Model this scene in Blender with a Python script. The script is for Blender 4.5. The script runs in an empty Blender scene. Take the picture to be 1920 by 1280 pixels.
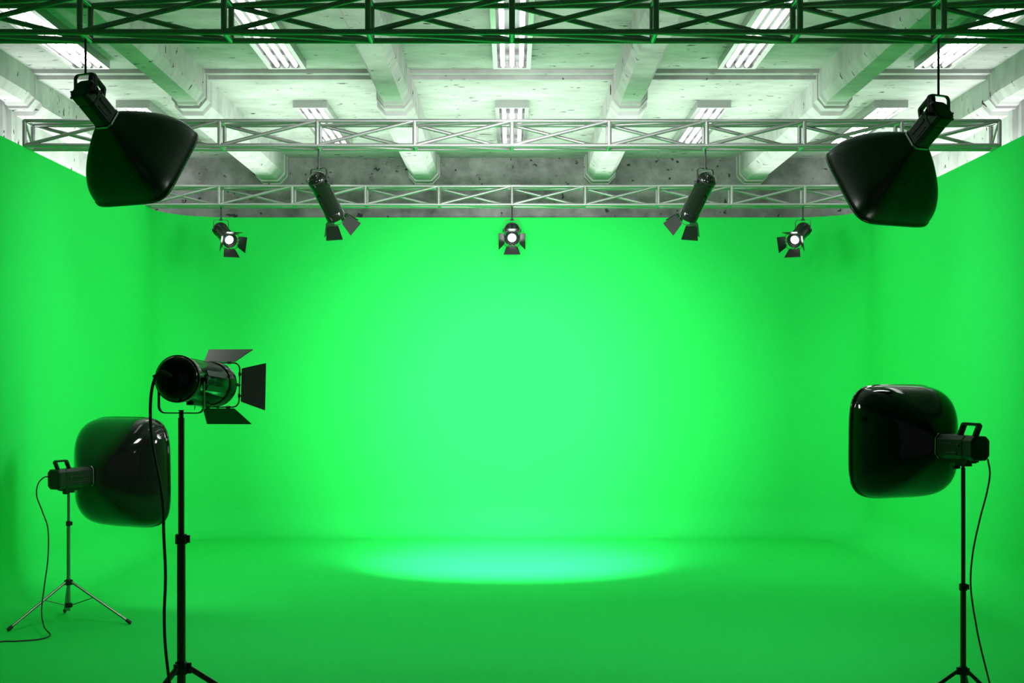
import bpy, bmesh, math, random
from mathutils import Vector, Matrix, Euler
PI = math.pi
S = bpy.context.scene
COL = S.collection

# ------------------------------------------------------------------ camera
F = 2600.0                                   # focal length in pixels of the 1920 wide frame
CAM_Z, HOR = 2.0, 718.0
cd = bpy.data.cameras.new('camera'); cam = bpy.data.objects.new('camera', cd); COL.objects.link(cam)
cd.sensor_width = 36; cd.lens = F / 1920 * 36; cd.shift_y = (HOR - 640) / 1920
cd.clip_start = .05; cd.clip_end = 200
cam.location = (0, 0, CAM_Z); cam.rotation_euler = (PI/2, 0, 0)
S.camera = cam

# ------------------------------------------------------------------ world, exposure, lights
w = bpy.data.worlds.new('world'); S.world = w; w.use_nodes = True
w.node_tree.nodes['Background'].inputs[0].default_value = (.75, .85, .8, 1)
w.node_tree.nodes['Background'].inputs[1].default_value = .07
S.view_settings.view_transform = 'Standard'; S.view_settings.look = 'None'
S.view_settings.gamma = 1; S.view_settings.exposure = 0
S.view_settings.use_curve_mapping = False
S.cycles.max_bounces = 10; S.cycles.diffuse_bounces = 5

TUBE_E = 3.6          # fluorescent tubes
BOX_E = 4.0           # softbox fronts
HANG_E = 33.0         # fronts of the two hung softboxes
LENS_E = 6.0

def aim(o, target):
    d = Vector(target) - o.location
    o.rotation_euler = d.to_track_quat('-Z', 'Y').to_euler()

def spot(name, loc, target, power, angle, blend=1.0, size=.3, col=(1, 1, 1)):
    l = bpy.data.lights.new(name, 'SPOT'); l.energy = power; l.spot_size = math.radians(angle)
    l.spot_blend = blend; l.shadow_soft_size = size; l.color = col
    o = bpy.data.objects.new(name, l); COL.objects.link(o); o.location = loc; aim(o, target)
    return o

def area(name, loc, target, power, sx, sy, col=(1, 1, 1)):
    l = bpy.data.lights.new(name, 'AREA'); l.shape = 'RECTANGLE'; l.size = sx; l.size_y = sy; l.energy = power
    l.color = col
    o = bpy.data.objects.new(name, l); COL.objects.link(o); o.location = loc; aim(o, target)
    return o

def up(name, loc, power, sx, sy):
    o = area(name, loc, (loc[0], loc[1], 9), power, sx, sy); o.rotation_euler = (PI, 0, 0); return o

spot('added_key_light', (0, 9.3, 2.8), (0, 18.2, 1.7), 3700, 48, 1.0, .35)  # added spot without a lamp body, makes the glow on the back wall
spot('added_key_light', (0, 9.3, 2.8), (0, 18.2, 1.7), 3000, 30, 1.0, .35)  # narrower added spot for the core of that glow
spot('added_fill_light', (0, 9.4, 3.9), (0, 18.2, 2.1), 880, 80, .9, .4)  # unseen extra spot, spreads more light over the green walls
for sx in (-1, 1):
    spot('added_side_light', (-sx*1.0, 11.4, 3.8), (sx*4.5, 15.0, 2.3), 960, 66, 1.0, .8)  # invented cross-firing spots that lift the side walls, no fixture there
    up('added_wall_top_light', (sx*4.76, 15.4, 4.0), 62, .3, 5.0)  # added strip hidden behind the wall top, brightens the upper concrete
up('added_up_light', (0, 15.7, 4.47), 180, 7.4, 4.0)  # added upward panel with no fixture, whitens the far bay ceiling
up('added_up_light', (0, 10.9, 4.47), 34, 5.4, 3.2)  # weaker added panel doing the same for the near bay

# ------------------------------------------------------------------ materials
def mat(name, col, rough=.5, metal=0.0, spec=.5, emit=None, est=0.0, coat=0.0):
    m = bpy.data.materials.new(name); m.use_nodes = True
    b = m.node_tree.nodes['Principled BSDF']
    b.inputs['Base Color'].default_value = (*col, 1); b.inputs['Roughness'].default_value = rough
    b.inputs['Metallic'].default_value = metal; b.inputs['Specular IOR Level'].default_value = spec
    b.inputs['Coat Weight'].default_value = coat
    if emit: b.inputs['Emission Color'].default_value = (*emit, 1); b.inputs['Emission Strength'].default_value = est
    return m

def noise_rough(m, lo, hi, scale=6.0):
    nt = m.node_tree; b = nt.nodes['Principled BSDF']
    t = nt.nodes.new('ShaderNodeTexCoord'); n = nt.nodes.new('ShaderNodeTexNoise'); n.inputs['Scale'].default_value = scale
    r = nt.nodes.new('ShaderNodeMapRange'); r.inputs['To Min'].default_value = lo; r.inputs['To Max'].default_value = hi
    nt.links.new(t.outputs['Object'], n.inputs['Vector']); nt.links.new(n.outputs['Fac'], r.inputs['Value'])
    nt.links.new(r.outputs['Result'], b.inputs['Roughness'])
    return m

def concrete(name, scale, base, dark, pit_scale, pit_lo, cloud=1.2):
    m = bpy.data.materials.new(name); m.use_nodes = True; nt = m.node_tree; N = nt.nodes; L = nt.links
    b = N['Principled BSDF']; b.inputs['Roughness'].default_value = .75; b.inputs['Specular IOR Level'].default_value = .25
    tc = N.new('ShaderNodeTexCoord'); mp = N.new('ShaderNodeMapping'); mp.inputs['Scale'].default_value = scale
    L.new(tc.outputs['Object'], mp.inputs['Vector'])
    def noise(sc, det, src):
        n = N.new('ShaderNodeTexNoise'); n.inputs['Scale'].default_value = sc; n.inputs['Detail'].default_value = det
        n.inputs['Roughness'].default_value = .62; L.new(src, n.inputs['Vector']); return n.outputs['Fac']
    def rng(v, a, c, d, e):
        r = N.new('ShaderNodeMapRange'); r.inputs['From Min'].default_value = a; r.inputs['From Max'].default_value = c
        r.inputs['To Min'].default_value = d; r.inputs['To Max'].default_value = e; L.new(v, r.inputs['Value']); return r.outputs['Result']
    streak = noise(3.2, 8, mp.outputs['Vector']); cl = noise(cloud, 5, tc.outputs['Object'])
    add = N.new('ShaderNodeMath'); add.operation = 'MULTIPLY_ADD'
    L.new(rng(streak, .3, .7, 0, 1), add.inputs[0]); add.inputs[1].default_value = .55
    L.new(rng(cl, .3, .7, 0, .45), add.inputs[2])
    mix = N.new('ShaderNodeMix'); mix.data_type = 'RGBA'; L.new(add.outputs[0], mix.inputs['Factor'])
    mix.inputs['A'].default_value = (*dark, 1); mix.inputs['B'].default_value = (*base, 1)
    pits = noise(pit_scale, 2.5, mp.outputs['Vector']); pm = rng(pits, pit_lo, pit_lo + .035, 0, 1)
    mx2 = N.new('ShaderNodeMix'); mx2.data_type = 'RGBA'; L.new(pm, mx2.inputs['Factor'])
    L.new(mix.outputs['Result'], mx2.inputs['A']); mx2.inputs['B'].default_value = (.03, .03, .03, 1)
    L.new(mx2.outputs['Result'], b.inputs['Base Color'])
    bp = N.new('ShaderNodeBump'); bp.inputs['Strength'].default_value = .25; bp.inputs['Distance'].default_value = .02
    L.new(streak, bp.inputs['Height']); L.new(bp.outputs['Normal'], b.inputs['Normal'])
    return m

M = {}
M['green'] = noise_rough(mat('green_paint', (.021, .60, .098), .85, spec=.05), .76, .84, 2.0)
M['conc'] = concrete('streaked_concrete', (.9, 1.7, .9), (.52, .52, .515), (.27, .27, .265), 7.0, .66)
M['concb'] = concrete('pitted_concrete', (1, 1, 1), (.36, .36, .355), (.05, .05, .05), 9.0, .655, 2.6)
M['truss'] = noise_rough(mat('brushed_aluminium', (.34, .35, .34), .42, .75), .38, .46, 14)
M['black'] = noise_rough(mat('gloss_black', (.006, .008, .006), .15, spec=.3), .1, .16, 5)
M['cloth'] = noise_rough(mat('black_shell', (.007, .009, .007), .1, spec=.5), .05, .1, 3)
M['soft'] = noise_rough(mat('satin_shell', (.007, .009, .007), .3, spec=.7), .24, .3, 3)
M['matte'] = noise_rough(mat('satin_black', (.012, .014, .012), .35, spec=.4), .3, .42, 8)
M['door'] = noise_rough(mat('dark_metal_flap', (.014, .016, .014), .35, spec=.2), .3, .36, 3)
M['rubber'] = noise_rough(mat('black_rubber', (.008, .01, .008), .5), .45, .6, 20)
M['steel'] = noise_rough(mat('dull_steel', (.30, .31, .28), .3, .9), .25, .35, 12)
M['dsteel'] = noise_rough(mat('dark_steel', (.07, .075, .07), .28, .9), .24, .34, 12)
M['ring'] = noise_rough(mat('ring_metal', (.5, .5, .5), .25, .9), .2, .3, 12)
M['fix'] = noise_rough(mat('fixture_enamel', (.32, .34, .32), .25, .6), .2, .3, 4)
M['refl'] = noise_rough(mat('fixture_reflector', (.12, .12, .12), .45, .0), .35, .45, 4)
M['tube'] = mat('tube_glow', (1, 1, 1), .4, emit=(1, 1, 1), est=TUBE_E)
M['front'] = mat('diffuser_glow', (1, 1, 1), .7, emit=(1, 1, .98), est=BOX_E)
M['hang_front'] = mat('hanging_diffuser_glow', (1, 1, 1), .7, emit=(1, 1, .98), est=HANG_E)
M['lens'] = mat('lens_glow', (1, 1, 1), .2, emit=(1, 1, 1), est=LENS_E)

# ------------------------------------------------------------------ mesh helpers
class MB:
    def __init__(s): s.v = []; s.f = []; s.sm = []
    def quadgrid(s, rings, closed=True, smooth=True, caps=(False, False)):
        n = len(rings[0]); b = len(s.v)
        for r in rings: s.v += [tuple(p) for p in r]
        for i in range(len(rings) - 1):
            for j in range(n if closed else n - 1):
                k = (j + 1) % n
                s.f.append((b+i*n+j, b+i*n+k, b+(i+1)*n+k, b+(i+1)*n+j)); s.sm.append(smooth)
        if caps[0]: s.f.append(tuple(b + j for j in reversed(range(n)))); s.sm.append(False)
        if caps[1]: s.f.append(tuple(b + (len(rings)-1)*n + j for j in range(n))); s.sm.append(False)
        return s
    def box(s, c, d, rot=None):
        c = Vector(c); h = Vector(d) / 2; R = rot or Matrix.Identity(3)
        P = [c + R @ Vector((x*h.x, y*h.y, z*h.z)) for x, y, z in
             ((-1,-1,-1),(1,-1,-1),(1,1,-1),(-1,1,-1),(-1,-1,1),(1,-1,1),(1,1,1),(-1,1,1))]
        b = len(s.v); s.v += [tuple(p) for p in P]
        for q in ((3,2,1,0),(4,5,6,7),(0,1,5,4),(1,2,6,5),(2,3,7,6),(3,0,4,7)):
            s.f.append(tuple(b+i for i in q)); s.sm.append(False)
        return s
    def tube(s, pts, r, n=12, closed=False, caps=True):
        pts = [Vector(p) for p in pts]; rings = []; m = len(pts)
        T = []
        for i in range(m):
            a = pts[(i-1) % m] if (closed or i > 0) else pts[i]
            c = pts[(i+1) % m] if (closed or i < m-1) else pts[i]
            T.append((c - a).normalized())
        nrm = T[0].orthogonal().normalized()
        for i in range(m):
            nrm = (nrm - T[i] * nrm.dot(T[i])).normalized(); bi = T[i].cross(nrm)
            rr = r[i] if isinstance(r, (list, tuple)) else r
            rings.append([pts[i] + (nrm*math.cos(2*PI*k/n) + bi*math.sin(2*PI*k/n))*rr for k in range(n)])
        if closed: rings.append(rings[0])
        return s.quadgrid(rings, True, True, (caps and not closed, caps and not closed))
    def strap(s, pts, wid, thick, wax=(1, 0, 0)):
        """flat bar swept along pts; wid along wax, thick in the plane of the path"""
        pts = [Vector(p) for p in pts]; wv = Vector(wax).normalized(); rings = []
        for i in range(len(pts)):
            a = pts[max(0, i-1)]; c = pts[min(len(pts)-1, i+1)]; t = (c - a).normalized(); nn = t.cross(wv).normalized()
            p = pts[i]
            rings.append([p+wv*wid/2+nn*thick/2, p-wv*wid/2+nn*thick/2, p-wv*wid/2-nn*thick/2, p+wv*wid/2-nn*thick/2])
        return s.quadgrid(rings, True, False, (True, True))
    def lathe(s, prof, n=40, axis='X', c=(0, 0, 0), caps=(False, False), smooth=True):
        c = Vector(c); rings = []
        for x, r in prof:
            ring = []
            for k in range(n):
                a = 2*PI*k/n; u, v = r*math.cos(a), r*math.sin(a)
                ring.append(c + (Vector((x, u, v)) if axis == 'X' else Vector((u, v, x))))
            rings.append(ring)
        return s.quadgrid(rings, True, smooth, caps)
    def build(s, name, m, parent=None, loc=(0, 0, 0), rot=(0, 0, 0), bevel=0, autosmooth=True):
        me = bpy.data.meshes.new(name); me.from_pydata(s.v, [], s.f); me.update()
        me.polygons.foreach_set('use_smooth', s.sm)
        bm = bmesh.new(); bm.from_mesh(me); bmesh.ops.recalc_face_normals(bm, faces=bm.faces)
        if autosmooth:
            for e in bm.edges:
                if len(e.link_faces) == 2 and e.calc_face_angle(0) > math.radians(38): e.smooth = False
        bm.to_mesh(me); bm.free()
        me.materials.append(M[m] if isinstance(m, str) else m)
        o = bpy.data.objects.new(name, me); COL.objects.link(o); o.location = loc; o.rotation_euler = rot
        if parent: o.parent = parent
        if bevel:
            md = o.modifiers.new('bevel', 'BEVEL'); md.width = bevel; md.segments = 2; md.limit_method = 'ANGLE'
        return o

def thing(name, label, cat, loc=(0, 0, 0), rz=0, group=None):
    o = bpy.data.objects.new(name, None); COL.objects.link(o); o.location = loc; o.rotation_euler = (0, 0, rz)
    o.empty_display_size = .1; tag(o, label, cat, group); return o
def tag(o, label, cat, group=None):
    o['label'] = label; o['category'] = cat
    if group: o['group'] = group
    return o
def struct(o, label=None):
    o['kind'] = 'structure'
    if label: o['label'] = label
    return o
def copy_tree(o, parent=None):
    c = o.copy(); COL.objects.link(c)
    if parent: c.parent = parent
    for ch in list(o.children): copy_tree(ch, c)
    return c
def P(px, py, d): return Vector(((px-960)/F*d, d, CAM_Z-(py-HOR)/F*d))
def catmull(pts, n=10):
    pts = [Vector(p) for p in pts]; q = [pts[0]*2-pts[1]] + pts + [pts[-1]*2-pts[-2]]; out = []
    for i in range(1, len(q)-2):
        a, b, c, d = q[i-1:i+3]
        for k in range(n):
            t = k/n
            out.append(.5*((2*b)+(c-a)*t+(2*a-5*b+4*c-d)*t*t+(3*b-a-3*c+d)*t**3))
    return out + [pts[-1]]

# ------------------------------------------------------------------ green cyclorama
WX, WY, WT = 4.5, 18.25, 4.178        # inner faces of the green walls and their top
RC, RF, Y0 = .85, .40, -1.0           # corner radius, floor cove radius, near end
struct(MB().quadgrid([[(-WX, Y0, 0), (WX, Y0, 0)], [(-WX, WY, 0), (WX, WY, 0)]], closed=False).build('floor', 'green'),
       'bright green painted studio floor running up into the walls')

def wall_rings(path):
    """path: (x, y, nx, ny) with n pointing into the room; vertical profile with a cove at the floor"""
    prof = [(RF*(1-math.sin(a)), RF*(1-math.cos(a))) for a in [PI/2*k/14 for k in range(15)]]
    prof = [(d, z) for d, z in prof] + [(0, RF+(WT-RF)*k/6) for k in range(1, 7)] + [(-.06, WT), (-.06, 0)]
    return [[(x+nx*d, y+ny*d, z) for d, z in prof] for x, y, nx, ny in path]
def corner(sx, n=16):
    out = []
    for k in range(n+1):
        a = PI/2*k/n; nx, ny = -sx*math.cos(a), -math.sin(a)
        out.append((sx*(WX-RC) - nx*RC, WY-RC - ny*RC, nx, ny))
    return out
left = [(-WX, Y0 + (WY-RC-Y0)*k/12, 1, 0) for k in range(13)]
right = [(WX, Y0 + (WY-RC-Y0)*k/12, -1, 0) for k in range(13)]
backp = corner(-1) + corner(1)[::-1]
for nm, pth, lb in (('wall_left', left, 'green left studio wall'), ('wall_right', right, 'green right studio wall'),
                    ('wall_back', backp, 'green back studio wall with rounded corners')):
    struct(MB().quadgrid(wall_rings(pth), closed=False).build(nm, 'green'), lb)

# ------------------------------------------------------------------ concrete shell
CX1, CX2, CY, J1, J2 = 5.08, 4.98, 18.6, 13.70, 13.80
ZC1, ZCM, ZC2 = 5.10, 5.06, 5.02          # ceiling undersides: near bay, step, far bay
ZB1, ZBM, ZB2 = 4.77, 4.727, 4.683        # beam undersides
cl = MB()
steps = [(-1.2, ZC1), (J1, ZC1), (J1, ZCM), (J2, ZCM), (J2, ZC2), (CY, ZC2), (CY, 5.3), (-1.2, 5.3)]
cl.quadgrid([[(-5.1, y, z), (5.1, y, z)] for y, z in steps + steps[:1]], closed=False, smooth=False)
struct(cl.build('ceiling', 'conc'), 'pale streaked concrete ceiling')
def beam_ring(x, y, f, h, zb, ch, zt=5.2):
    return [(x-h, y, zt), (x-h, y, zb+ch), (x-f, y, zb), (x+f, y, zb), (x+h, y, zb+ch), (x+h, y, zt)]
bl = {-4.9: 'outermost concrete ceiling beam against the left wall', -3.2: 'concrete ceiling beam second from the left wall',
      -1.17: 'concrete ceiling beam just left of the centre lights', 1.17: 'concrete ceiling beam just right of the centre lights',
      3.2: 'concrete ceiling beam second from the right wall', 4.9: 'outermost concrete ceiling beam against the right wall'}
for x in (-4.9, -3.2, -1.17, 1.17, 3.2, 4.9):
    st = [(-1.2, .095, .15, ZB1, .085), (J1-.05, .095, .15, ZB1, .085), (J1-.02, .10, .165, ZBM+.02, .085), (J1+.05, .10, .165, ZBM+.02, .085),
          (J1+.05, .10, .175, ZBM-.004, .088), (J2+.10, .10, .175, ZBM-.004, .088), (J2+.12, .10, .185, ZB2, .09), (CY-.28, .10, .185, ZB2, .09),
          (CY-.28, .11, .20, ZB2-.018, .095), (CY-.12, .11, .20, ZB2-.018, .095), (CY-.12, .115, .21, ZB2-.034, .1), (CY, .115, .21, ZB2-.034, .1)]
    struct(MB().quadgrid([beam_ring(x, *a) for a in st], smooth=False, caps=(True, True)).build('ceiling_beam', 'conc'), bl[x])
for sx, nm in ((-1, 'wall_upper_left'), (1, 'wall_upper_right')):
    q = [(-1.2, CX1), (J1, CX1), (J1, (CX1+CX2)/2), (J2, (CX1+CX2)/2), (J2, CX2), (CY, CX2)]
    o = MB().quadgrid([[(sx*x, y, 0), (sx*x, y, 5.2)] for y, x in q], closed=False, smooth=False).build(nm, 'conc')
    struct(o, 'pale concrete wall above the green %s wall' % ('left' if sx < 0 else 'right'))
struct(MB().box((0, CY+.06, 2.6), (10.2, .12, 5.2)).build('wall_upper_back', 'concb'), 'darker pitted concrete wall above the green back wall')

# ------------------------------------------------------------------ ceiling lights
def make_fixture(L_=2.47, W=.36, H=.08):
    t = thing('ceiling_light', '', 'ceiling light')
    m = MB(); rim = .042
    for sx in (-1, 1): m.box((sx*(W/2-rim/2), 0, -H/2), (rim, L_, H))
    for sy in (-1, 1): m.box((0, sy*(L_/2-.02), -H/2), (W-2*rim-.001, .04, H))
    m.build('housing', 'fix', t)
    r = MB(); wi = W/2-rim
    xs = [-wi + 2*wi*k/24 for k in range(25)]
    zs = [-.035 + .022*abs(math.cos(3*PI*(x+wi)/(2*wi))) for x in xs]
    r.quadgrid([[(x, -L_/2+.04, z) for x, z in zip(xs, zs)], [(x, L_/2-.04, z) for x, z in zip(xs, zs)]], closed=False)
    for y in (-.78, 0, .78): r.box((0, y, -.03), (2*wi, .012, .045))
    r.build('reflector', 'refl', t)
    for k in (-1, 0, 1):
        tb = MB().tube([(k*.088, -L_/2+.07, -.055), (k*.088, L_/2-.07, -.055)], .022, 12).build('lamp_tube', 'tube', t)
        for s_ in (-1, 1):
            MB().tube([(k*.088, s_*(L_/2-.072), -.055), (k*.088, s_*(L_/2-.042), -.055)], .024, 12).build('tube_cap', 'ring', tb)
    return t
fx = make_fixture()
rows = [(12.11, ZC1, 'front row of ceiling lights nearest the camera', 'front row'), (16.04, ZC2, 'back row of ceiling lights', 'back row')]
cols = [(-4.05, 'far left, beside the outermost left beam'), (-2.16, 'between the two left beams'), (0, 'in the centre'),
        (2.16, 'between the two right beams'), (4.05, 'far right, beside the outermost right beam')]
first = True
for y, z, g, rn in rows:
    for x, cn in cols:
        o = fx if first else copy_tree(fx); first = False
        o.location = (x, y, z); tag(o, 'long three-tube ceiling light of the %s, %s' % (rn, cn), 'ceiling light', g)

# ------------------------------------------------------------------ trusses
BAY, TD, TR = .9, .225, .0185
def make_truss(yc, zb, label):
    t = thing('lighting_truss', label, 'truss', (0, yc, zb), 0, 'box trusses under the ceiling')
    L_ = 5*BAY; yf, yr, z0, z1 = -TD/2, TD/2, 0, TD
    for y in (yf, yr):
        for z in (z0, z1): MB().tube([(-L_, y, z), (L_, y, z)], TR, 14).build('chord', 'truss', t)
    post = {}
    for i in range(-5, 6):
        x = i*BAY
        for y in (yf, yr):
            if y not in post: post[y] = MB().tube([(0, y, z0), (0, y, z1)], TR*1.05, 14).build('post', 'truss', t, (x, 0, 0)); continue
            c = post[y].copy(); COL.objects.link(c); c.location = (x, 0, 0); c.parent = t
        for z in (z0, z1):
            if z not in post: post[z] = MB().tube([(0, yf, z), (0, yr, z)], TR*.95, 14).build('cross_tube', 'truss', t, (x, 0, 0)); continue
            c = post[z].copy(); COL.objects.link(c); c.location = (x, 0, 0); c.parent = t
    ds = [((0, yf, z0), (BAY, yf, z1)), ((0, yr, z1), (BAY, yr, z0)), ((0, yf, z0), (BAY, yr, z0)), ((0, yr, z1), (BAY, yf, z1))]
    for k, (a, b) in enumerate(ds):
        a, b = Vector(a), Vector(b)
        o = MB().tube([a, b], TR*.92, 12).build('brace', 'truss', t, (-5*BAY, 0, 0))
        for i in range(-4, 5):
            c = o.copy(); COL.objects.link(c); c.location = (i*BAY, 0, 0); c.parent = t
    for sx in (-1, 1):
        MB().tube([(sx*L_, yf, z1), (sx*L_, yr, z0)], TR*.8, 12).build('end_brace', 'truss', t)
    return t
TZ = 4.194
TY = (8.78, 12.91, 17.16)
make_truss(TY[0], TZ, 'nearest dark box truss spanning the top edge of the picture')
make_truss(TY[1], TZ, 'middle grey box truss carrying two black spotlights')
make_truss(TY[2], TZ, 'farthest pale green-grey box truss near back wall carrying three lit spotlights')

# ------------------------------------------------------------------ light stands
def make_stand(loc, top, mid, hub, k, angles, rad, pole_r, label, metal='dsteel', stud=.03):
    t = thing('light_stand', label, 'light stand', loc, 0)
    lowhub = hub*.44; bot = hub*.3
    MB().lathe([(mid, pole_r*.74), (top, pole_r*.74)], 20, 'Z', caps=(True, True)).build('upper_pole', metal, t)
    MB().lathe([(bot, pole_r), (mid, pole_r)], 20, 'Z', caps=(True, True)).build('lower_pole', metal, t)
    c = MB().lathe([(mid-.02*k, pole_r*1.25), (mid-.018*k, pole_r*1.42), (mid+.016*k, pole_r*1.42), (mid+.02*k, pole_r*1.2)], 24, 'Z', caps=(True, True))
    c.box((pole_r*1.6, 0, mid), (pole_r*.9, pole_r*.5, .03*k)).build('collar', 'matte', t)
    MB().lathe([(top, pole_r*.55), (top+stud*k, pole_r*.55)], 16, 'Z', caps=(True, True)).build('stud', 'matte', t)
    h = MB().lathe([(hub-.025*k, pole_r*1.3), (hub-.02*k, pole_r*1.5), (hub+.02*k, pole_r*1.5), (hub+.027*k, pole_r*1.2)], 24, 'Z', caps=(True, True))
    h2 = MB().lathe([(lowhub-.02*k, pole_r*1.5), (lowhub+.02*k, pole_r*1.5)], 24, 'Z', caps=(True, True))
    for a in angles:
        ca, sa = math.cos(math.radians(a)), math.sin(math.radians(a)); R = Matrix.Rotation(math.radians(a), 3, 'Z')
        h.box((ca*pole_r*1.7, sa*pole_r*1.7, hub), (pole_r*1.3, pole_r*.8, .042*k), R)
        h2.box((ca*pole_r*1.6, sa*pole_r*1.6, lowhub), (pole_r*1.1, pole_r*.8, .032*k), R)
        p0 = Vector((ca*pole_r*1.9, sa*pole_r*1.9, hub)); fr = .016*k; p1 = Vector((ca*rad, sa*rad, fr))
        l = MB().tube([p0, p1], pole_r*.68, 14).build('leg', metal, t)
        d = (p1-p0).normalized()
        MB().tube([p1-d*.04*k, p1-d*.012*k, p1+d*.008*k], [fr*.9, fr, fr*.85], 14).build('rubber_foot', 'rubber', l)
        q0 = Vector((ca*pole_r*1.6, sa*pole_r*1.6, lowhub)); q1 = p0.lerp(p1, .38)
        MB().tube([q0, q1], pole_r*.28, 10).build('brace', metal, t)
    h.build('hub', 'matte', t); h2.build('lower_hub', 'matte', t)
    return t
sF = 340.0; YF = F/sF; XF = (340-960)/sF
zF = lambda y: CAM_Z - (y-HOR)/sF
make_stand((XF, YF, 0), zF(783), zF(1010), zF(1252), 1.4, (5, 125, 245), .67, .0235,
           'large dark tripod stand in the left foreground under the round black spotlight')
sL = 224.8; YL = F/sL; XL = (128.6-960)/sL; zL = lambda y: CAM_Z - (y-HOR)/sL
make_stand((XL, YL, 0), zL(896)-.083-.039-.011, zL(981), zL(1091), 1.0, (-7, 111, 228), .535, .0156,
           'slim silver tripod stand at far left with all three legs in view', metal='steel', stud=.01)
sR = 325.0; YR = F/sR; XR = (1806-960)/sR; zR = lambda y: CAM_Z - (y-HOR)/sR
make_stand((XR, YR, 0), zR(838)-.07-.039-.011, zR(1100), zR(1257), 1.0, (185, -53, 66), .52, .0165,
           'slim dark tripod stand at right, feet cut off by the picture edge', stud=.01)

# ------------------------------------------------------------------ spotlights
def yoke_pts(hw, h, rc):
    """U in the YZ plane from (+hw,0) to (+-,h) to (-hw,0); h may be negative"""
    s = 1 if h > 0 else -1; pts = [(0, hw, 0)]
    for k in range(7):
        a = PI/2*k/6; pts.append((0, hw-rc+rc*math.cos(a), h-s*rc+s*rc*math.sin(a)))
    for k in range(7):
        a = PI/2*k/6; pts.append((0, -hw+rc-rc*math.sin(a), h-s*rc+s*rc*math.cos(a)))
    pts.append((0, -hw, 0)); return pts

def make_spotlight(r, up, L_=4.35):
    """body along +X, pivot at origin, r radius; up=True hangs from its yoke"""
    t = thing('spotlight', '', 'spotlight')
    b = MB()
    b.lathe([(-1.03*r, .001*r), (-1.03*r, .42*r), (-1.0*r, .50*r), (-.95*r, .52*r), (-.94*r, .60*r), (-.85*r, .76*r), (-.70*r, .90*r), (-.53*r, .98*r), (-.4*r, r)], 56)
    b.lathe([(-.4*r, r), (.0*r, 1.0*r), (.01*r, .985*r), (.03*r, .97*r), (L_*r-.80*r, .97*r), (L_*r-.78*r, 1.0*r), (L_*r-.73*r, 1.02*r), (L_*r, 1.02*r),
             (L_*r+.02*r, .99*r), (L_*r, .93*r), (L_*r-.35*r, .86*r), (L_*r-.40*r, .0)], 56)
    for a in (20, 90, 160, 200, 340):                # cooling louvres as raised long panels
        ca, sa = math.cos(math.radians(a)), math.sin(math.radians(a)); R = Matrix.Rotation(math.radians(a)-PI/2, 3, 'X')
        b.box((L_*.46*r, ca*.955*r, sa*.955*r), ((L_-1.7)*r, .26*r, .05*r), R)
    b.box((L_*.5*r, 0, -1.0*r), (.5*L_*r, .34*r, .16*r))
    h = b.build('housing', 'black', t)
    MB().lathe([(-.45*r, 1.0*r), (-.45*r, 1.04*r), (-.31*r, 1.04*r), (-.31*r, 1.0*r)], 56).build('band', 'matte', h)
    MB().lathe([(L_*r-.35*r, .57*r), (L_*r-.30*r, .46*r), (L_*r-.26*r, .3*r), (L_*r-.25*r, .001)], 40, caps=(True, False)).build('lens', 'lens', h)
    MB().lathe([(L_*r-.10*r, .93*r), (L_*r-.30*r, .57*r), (L_*r-.38*r, .56*r)], 40).build('lens_ring', 'matte', h)
    # barn door frame: rounded square wire held by four studs
    xf, hf, rc = L_*r+.26*r, 1.03*r, .30*r; fr = MB(); pts = []
    for q in range(4):
        a0 = PI/2*q; cx, cy = [(1, 1), (-1, 1), (-1, -1), (1, -1)][q]
        for k in range(6):
            a = a0 + PI/2*k/5; pts.append((xf, cx*(hf-rc)+rc*math.cos(a), cy*(hf-rc)+rc*math.sin(a)))
    fr.tube(pts, .035*r, 8, closed=True)
    for cy, cz in ((1, 0), (-1, 0), (0, 1), (0, -1)):
        fr.tube([(L_*r-.12*r, cy*.98*r, cz*.98*r), (xf, cy*hf, cz*hf)], .075*r, 10)
    fr.build('door_frame', 'matte', h)
    ph = math.radians(27); DL = 1.58*r
    for q in range(4):
        R = Matrix.Rotation(PI/2*q, 3, 'X'); m = MB()
        o = Vector((xf, 0, hf+.03*r)); d = Vector((math.cos(ph), 0, math.sin(ph))); n = Vector((-d.z, 0, d.x))*.012*r
        g = .08*r; outl = [(-.76*r, g), (-.80*r, g+.10*r), (-1.12*r, DL-.03*r), (-1.10*r, DL), (1.10*r, DL), (1.12*r, DL-.03*r), (.80*r, g+.10*r), (.76*r, g)]
        m.quadgrid([[R @ (o + d*v + Vector((0, u, 0)) + n*s_) for u, v in outl] for s_ in (-1, 1)], smooth=False, caps=(True, True))
        for u in (-.5*r, .5*r):
            m.tube([R @ (o + Vector((0, u-.09*r, -.03*r))), R @ (o + Vector((0, u+.09*r, -.03*r)))], .06*r, 10)
            m.tube([R @ (o + Vector((0, u, -.02*r))), R @ (o + d*(g+.08*r) + Vector((0, u, 0)))], .035*r, 8)
        m.build('barn_door', 'door', h)
    for s_ in (-1, 1):
        kb = MB()
        kb.tube([(0, s_*.95*r, 0), (0, s_*1.22*r, 0)], .10*r, 12)
        for a in range(3):
            an = 2*PI*a/3+.3; kb.tube([(0, s_*1.18*r, 0), (.24*r*math.cos(an), s_*1.20*r, .24*r*math.sin(an))], .07*r, 8)
        kb.build('knob', 'matte', t)
    hh = 1.44*r if up else -1.47*r
    y = MB().strap(yoke_pts(1.05*r, hh, .3*r), .2*r if up else .17*r, .05*r)
    y.build('yoke', 'matte', t)
    return t

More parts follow.
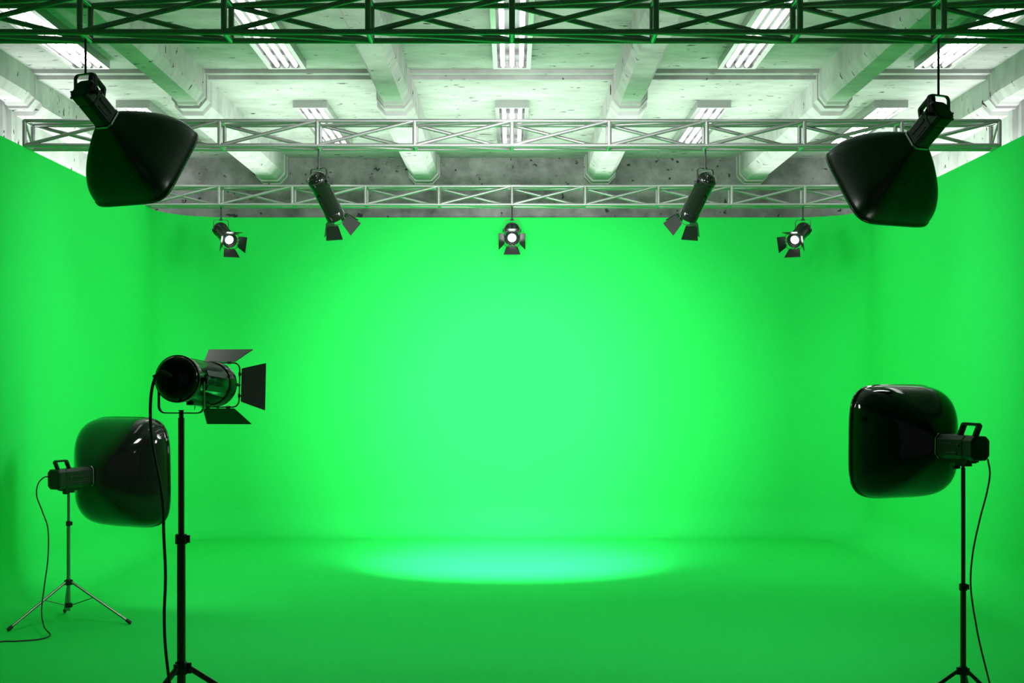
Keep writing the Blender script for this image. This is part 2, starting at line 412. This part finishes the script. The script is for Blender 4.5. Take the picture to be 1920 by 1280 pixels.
def place_spot(t, piv, d, label, group, zrod=None, power=0, angle=50, lens_pow=True):
    d = Vector(d).normalized(); yaw = math.atan2(d.y, d.x); pitch = -math.asin(d.z)
    t.location = piv; t.rotation_euler = (0, 0, yaw); t['label'] = label
    if group: t['group'] = group
    for c in t.children:
        if c.name.startswith('housing'): c.rotation_euler = (0, pitch, 0)
    if zrod:
        MB().tube([(0, 0, zrod[0]-piv[2]), (0, 0, zrod[1]-piv[2])], .0085, 10).build('hanging_rod', 'matte', t)
        MB().tube([(0, 0, zrod[0]-.008-piv[2]), (0, 0, zrod[0]+.012-piv[2])], .02, 12).build('rod_nut', 'matte', t)
    return t
proto = make_spotlight(.09, True)
POOL = (0, 15.66, 0)
zp_m = 3.865; zp_f = 3.888
spots = [
 ((-1.8, TY[1], zp_m), (.346, .55, -.76), 'black spotlight on the middle truss, left one, aimed away and down', 'spotlights on the middle truss'),
 ((1.8, TY[1], zp_m), (-.346, .55, -.76), 'black spotlight on the middle truss, right one, aimed away and down', 'spotlights on the middle truss'),
 ((-3.6, TY[2], zp_f), (.48, -.87, -.44), 'lit spotlight at the left end of the far truss, turned right', 'lit spotlights on the far truss'),
 ((0, TY[2], zp_f), (0, -.94, -.35), 'lit spotlight in the centre of the far truss, facing the camera', 'lit spotlights on the far truss'),
 ((3.6, TY[2], zp_f), (-.48, -.87, -.44), 'lit spotlight at the right end of the far truss, turned left', 'lit spotlights on the far truss')]
prot_objs = []
for i, sp in enumerate(spots): prot_objs.append(proto if i == 0 else copy_tree(proto))
for o, (piv, d, lb, g) in zip(prot_objs, spots):
    place_spot(o, piv, d, lb, g, (piv[2]+1.44*.09, TZ-TR*.95))
    dv = Vector(d).normalized(); lp = Vector(piv) + dv*.09*4.9
    if piv[1] == TY[1]:
        s_ = spot('spot_beam', lp, POOL, 2100, 50, 1.0, .06, (.7, .93, 1))
    else:
        s_ = spot('spot_beam', lp, lp+dv, 8, 60, 1.0, .06)
# large spotlight on the foreground stand
big = make_spotlight(.126, False, 3.9)
th = math.radians(10.6)
place_spot(big, (XF, YF, zF(711)), (math.sin(th), math.cos(th), -.06),
           'large glossy black spotlight with open barn doors on the left foreground stand', None)
MB().tube([(0, 0, zF(783)-zF(711)+.043), (0, 0, -1.47*.13+.02)], .018, 14).build('spigot', 'matte', big)

# ------------------------------------------------------------------ softbox lights
def chamfer_ring(x, hy, hz, c, k=1.0):
    pts = [(hy, -hz+c), (hy, hz-c), (hy-c, hz), (-hy+c, hz), (-hy, hz-c), (-hy, -hz+c), (-hy+c, -hz), (hy-c, -hz)]
    return [(x, y*k, z*k) for y, z in pts]

def make_softbox(R_, D_, x0, x1, hy, hz, up, hang, r0=.07, bul=.8, ex=4.5):
    """head from x0 (back) to x1 (front), box shell of half size R_ and depth D_ beyond it"""
    t = thing('softbox_light', '', 'softbox light')
    c = .024; b = MB()
    b.quadgrid([chamfer_ring(x0, hy, hz, c, .9), chamfer_ring(x0+.012, hy, hz, c), chamfer_ring(x0+.075, hy, hz, c), chamfer_ring(x0+.08, hy, hz, c, .95),
                chamfer_ring(x0+.088, hy, hz, c, .95), chamfer_ring(x0+.093, hy, hz, c, .99), chamfer_ring(x1-.012, hy, hz, c, .99), chamfer_ring(x1, hy, hz, c, .93)],
               smooth=False, caps=(True, True))
    L1 = x1-x0-.12
    for s_ in (-1, 1):
        b.box(((x0+x1)/2+.04, s_*hy, .012), (L1-.02, .010, .02)); b.box(((x0+x1)/2+.04, s_*hy, -.035), (L1-.06, .008, .012))
    h = b.build('lamp_head', 'matte' if not hang else 'matte', t, bevel=.003)
    # carrying handle, leaning back
    hd = MB(); hx = x0+.02
    hd.strap([(hx+.16, 0, hz-.01), (hx+.125, 0, hz+.062), (hx+.118, 0, hz+.066), (hx+.01, 0, hz+.066), (hx, 0, hz+.06), (hx+.035, 0, hz-.01)], .035, .016, (0, 1, 0))
    hd.build('handle', 'matte', h)
    rg = MB().quadgrid([[(x1-.004, p[1], p[2]) for p in chamfer_ring(0, hy, hz, c, 1.04)], [(x1+.008, p[1], p[2]) for p in chamfer_ring(0, hy, hz, c, 1.06)],
                        [(x1+.012, p[1], p[2]) for p in chamfer_ring(0, hy, hz, c, .98)]], smooth=False, caps=(False, True))
    rg.build('speed_ring', 'ring', h)
    n = 96; rings = []; K = 26
    for i in range(K+1):
        u = i/K; tt = u**1.6 if u < 1 else 1
        a = r0 + (R_-r0)*math.sin(PI/2*tt)**bul
        e = ex
        x = x1+.006 + D_*tt
        ring = []
        for k in range(n):
            an = 2*PI*k/n; cu, su = math.cos(an), math.sin(an)
            rr = a/((abs(cu)**e+abs(su)**e)**(1/e)); ring.append((x, rr*cu, rr*su))
        rings.append(ring)
    def sc(ring, f, dx): return [(p[0]+dx, p[1]*f, p[2]*f) for p in ring]
    last = rings[-1]
    rings += [sc(last, 1.012, .004), sc(last, 1.012, .022), sc(last, .985, .026), sc(last, .975, .008)]
    sh = MB().quadgrid(rings, caps=(True, False)); s = sh.build('softbox_shell', 'soft' if hang else 'cloth', h, autosmooth=False)
    MB().quadgrid([sc(last, .978, .012), sc(last, .6, .016), sc(last, .2, .018), sc(last, .001, .018)]).build('diffuser', 'hang_front' if hang else 'front', s)
    sm = MB()
    if hang:
        y = MB().strap(yoke_pts(hy+.018, .123, .03), .022, .008); y.build('yoke', 'matte', t)
    else:
        y = MB().box((.01, 0, -hz-.008), (.16, .07, .026)).box((.0, 0, -hz-.028), (.09, .05, .022)); y.box((-.07, 0, -hz-.004), (.06, .05, .02)).build('mounting_bracket', 'matte', t)
    for s_ in ((-1, 1) if hang else (1,)):
        kb = MB()
        yy = s_*(hy+.02)
        if hang:
            kb.tube([(0, s_*hy*.98, 0), (0, yy+s_*.025, 0)], .012, 10)
            for a in range(3):
                an = 2*PI*a/3; kb.tube([(0, yy+s_*.02, 0), (.028*math.cos(an), yy+s_*.022, .028*math.sin(an))], .008, 8)
        else:
            kb.tube([(.01, .02, -hz-.045), (.01, .065, -hz-.045)], .010, 10)
        kb.build('knob', 'matte', t)
    return t

def place_soft(t, piv, d, label, group=None, zrod=None):
    d = Vector(d).normalized(); t.location = piv; t.rotation_euler = (0, 0, math.atan2(d.y, d.x))
    t['label'] = label
    if group: t['group'] = group
    for c in t.children:
        if c.name.startswith('lamp_head'): c.rotation_euler = (0, -math.asin(d.z), 0)
    if zrod: MB().tube([(0, 0, zrod[0]-piv[2]), (0, 0, zrod[1]-piv[2])], .0075, 10).build('hanging_rod', 'matte', t)

g = 'softboxes hung from the nearest truss'
a1 = make_softbox(.322, .44, -.05, .225, .068, .075, True, True, .07, .9, 6.0); a2 = copy_tree(a1)
zt = TZ-TR*.95
place_soft(a1, (-2.7, TY[0], 3.832), (.375, .725, -.58), 'black softbox hung from the nearest truss at upper left, on the short rod', g, (3.955, zt))
place_soft(a2, (2.7, TY[0], 3.697), (-.375, .725, -.58), 'black softbox hung from the nearest truss at upper right, on the longer rod', g, (3.82, zt))
thR = math.radians(-23)
b1 = make_softbox(.346, .42, -.15, .16, .065, .07, False, False)
place_soft(b1, (XR, YR, zR(838)), (math.sin(thR), math.cos(thR), .02), 'glossy black softbox on the right-hand stand, facing the back wall')
b2 = make_softbox(.478, .47, -.17, .21, .07, .083, False, False, .08)
place_soft(b2, (XL, YL, zL(896)), (math.sin(math.radians(27)), math.cos(math.radians(27)), .02), 'glossy black softbox on the silver stand at far left, behind the big spotlight')

# ------------------------------------------------------------------ cables
def cable(pts, r, label):
    o = MB().tube(catmull(pts, 10), r, 8).build('power_cable', 'rubber'); tag(o, label, 'cable'); return o
def fl(px, py): d = F*CAM_Z/(py-HOR); p = P(px, py, d); p.z = .006; return p
cable([P(94, 893, YL-.12), P(82, 895, YL-.16), P(71, 908, YL-.2), P(69, 930, YL-.22), P(80, 960, YL-.24), P(90, 992, YL-.28), P(90, 1045, YL-.33), P(83, 1100, YL-.4),
       P(78, 1145, YL-.48), P(82, 1172, 10.99), P(88, 1182, 10.97), fl(94, 1190), fl(90, 1195), fl(70, 1200), fl(30, 1203), fl(0, 1204), Vector((-4.03, 10.5, .006)), Vector((-4.07, 10.1, .006)), Vector((-4.07, 9.4, .006))], .0055,
      'thin black cable hanging from the far left softbox and trailing across the floor')
cable([P(1852, 860, YR-.16), P(1856, 888, YR-.18), P(1850, 925, YR-.2), P(1838, 970, YR-.2), P(1825, 1030, YR-.2), P(1820, 1080, YR-.2), P(1822, 1120, YR-.2),
       P(1830, 1170, YR-.22), P(1838, 1210, YR-.25), P(1856, 1282, YR-.3), P(1868, 1330, YR-.35), P(1876, 1380, 7.58), Vector((2.75, 7.4, .007)), Vector((3.1, 7.2, .007)), Vector((3.6, 6.4, .007))], .0052,
      'thin black cable hanging from the right-hand softbox')
cable([P(322, 705, YF-.15), P(306, 697, YF-.19), P(293, 704, YF-.2), P(284, 735, YF-.2), P(282, 785, YF-.2), P(287, 840, YF-.2), P(299, 900, YF-.2), P(306, 950, YF-.2), P(307, 1000, YF-.2), P(310, 1060, YF-.2),
       P(310, 1100, YF-.2), P(308, 1150, YF-.2), P(310, 1210, YF-.22), P(318, 1283, YF-.25), P(324, 1340, YF-.28), P(324, 1400, YF-.32), Vector((-1.85, 7.2, .02)), Vector((-1.95, 6.9, .009)), Vector((-2.6, 6.2, .009))], .0085,
      'thick black cable hanging from the large foreground spotlight beside its stand')
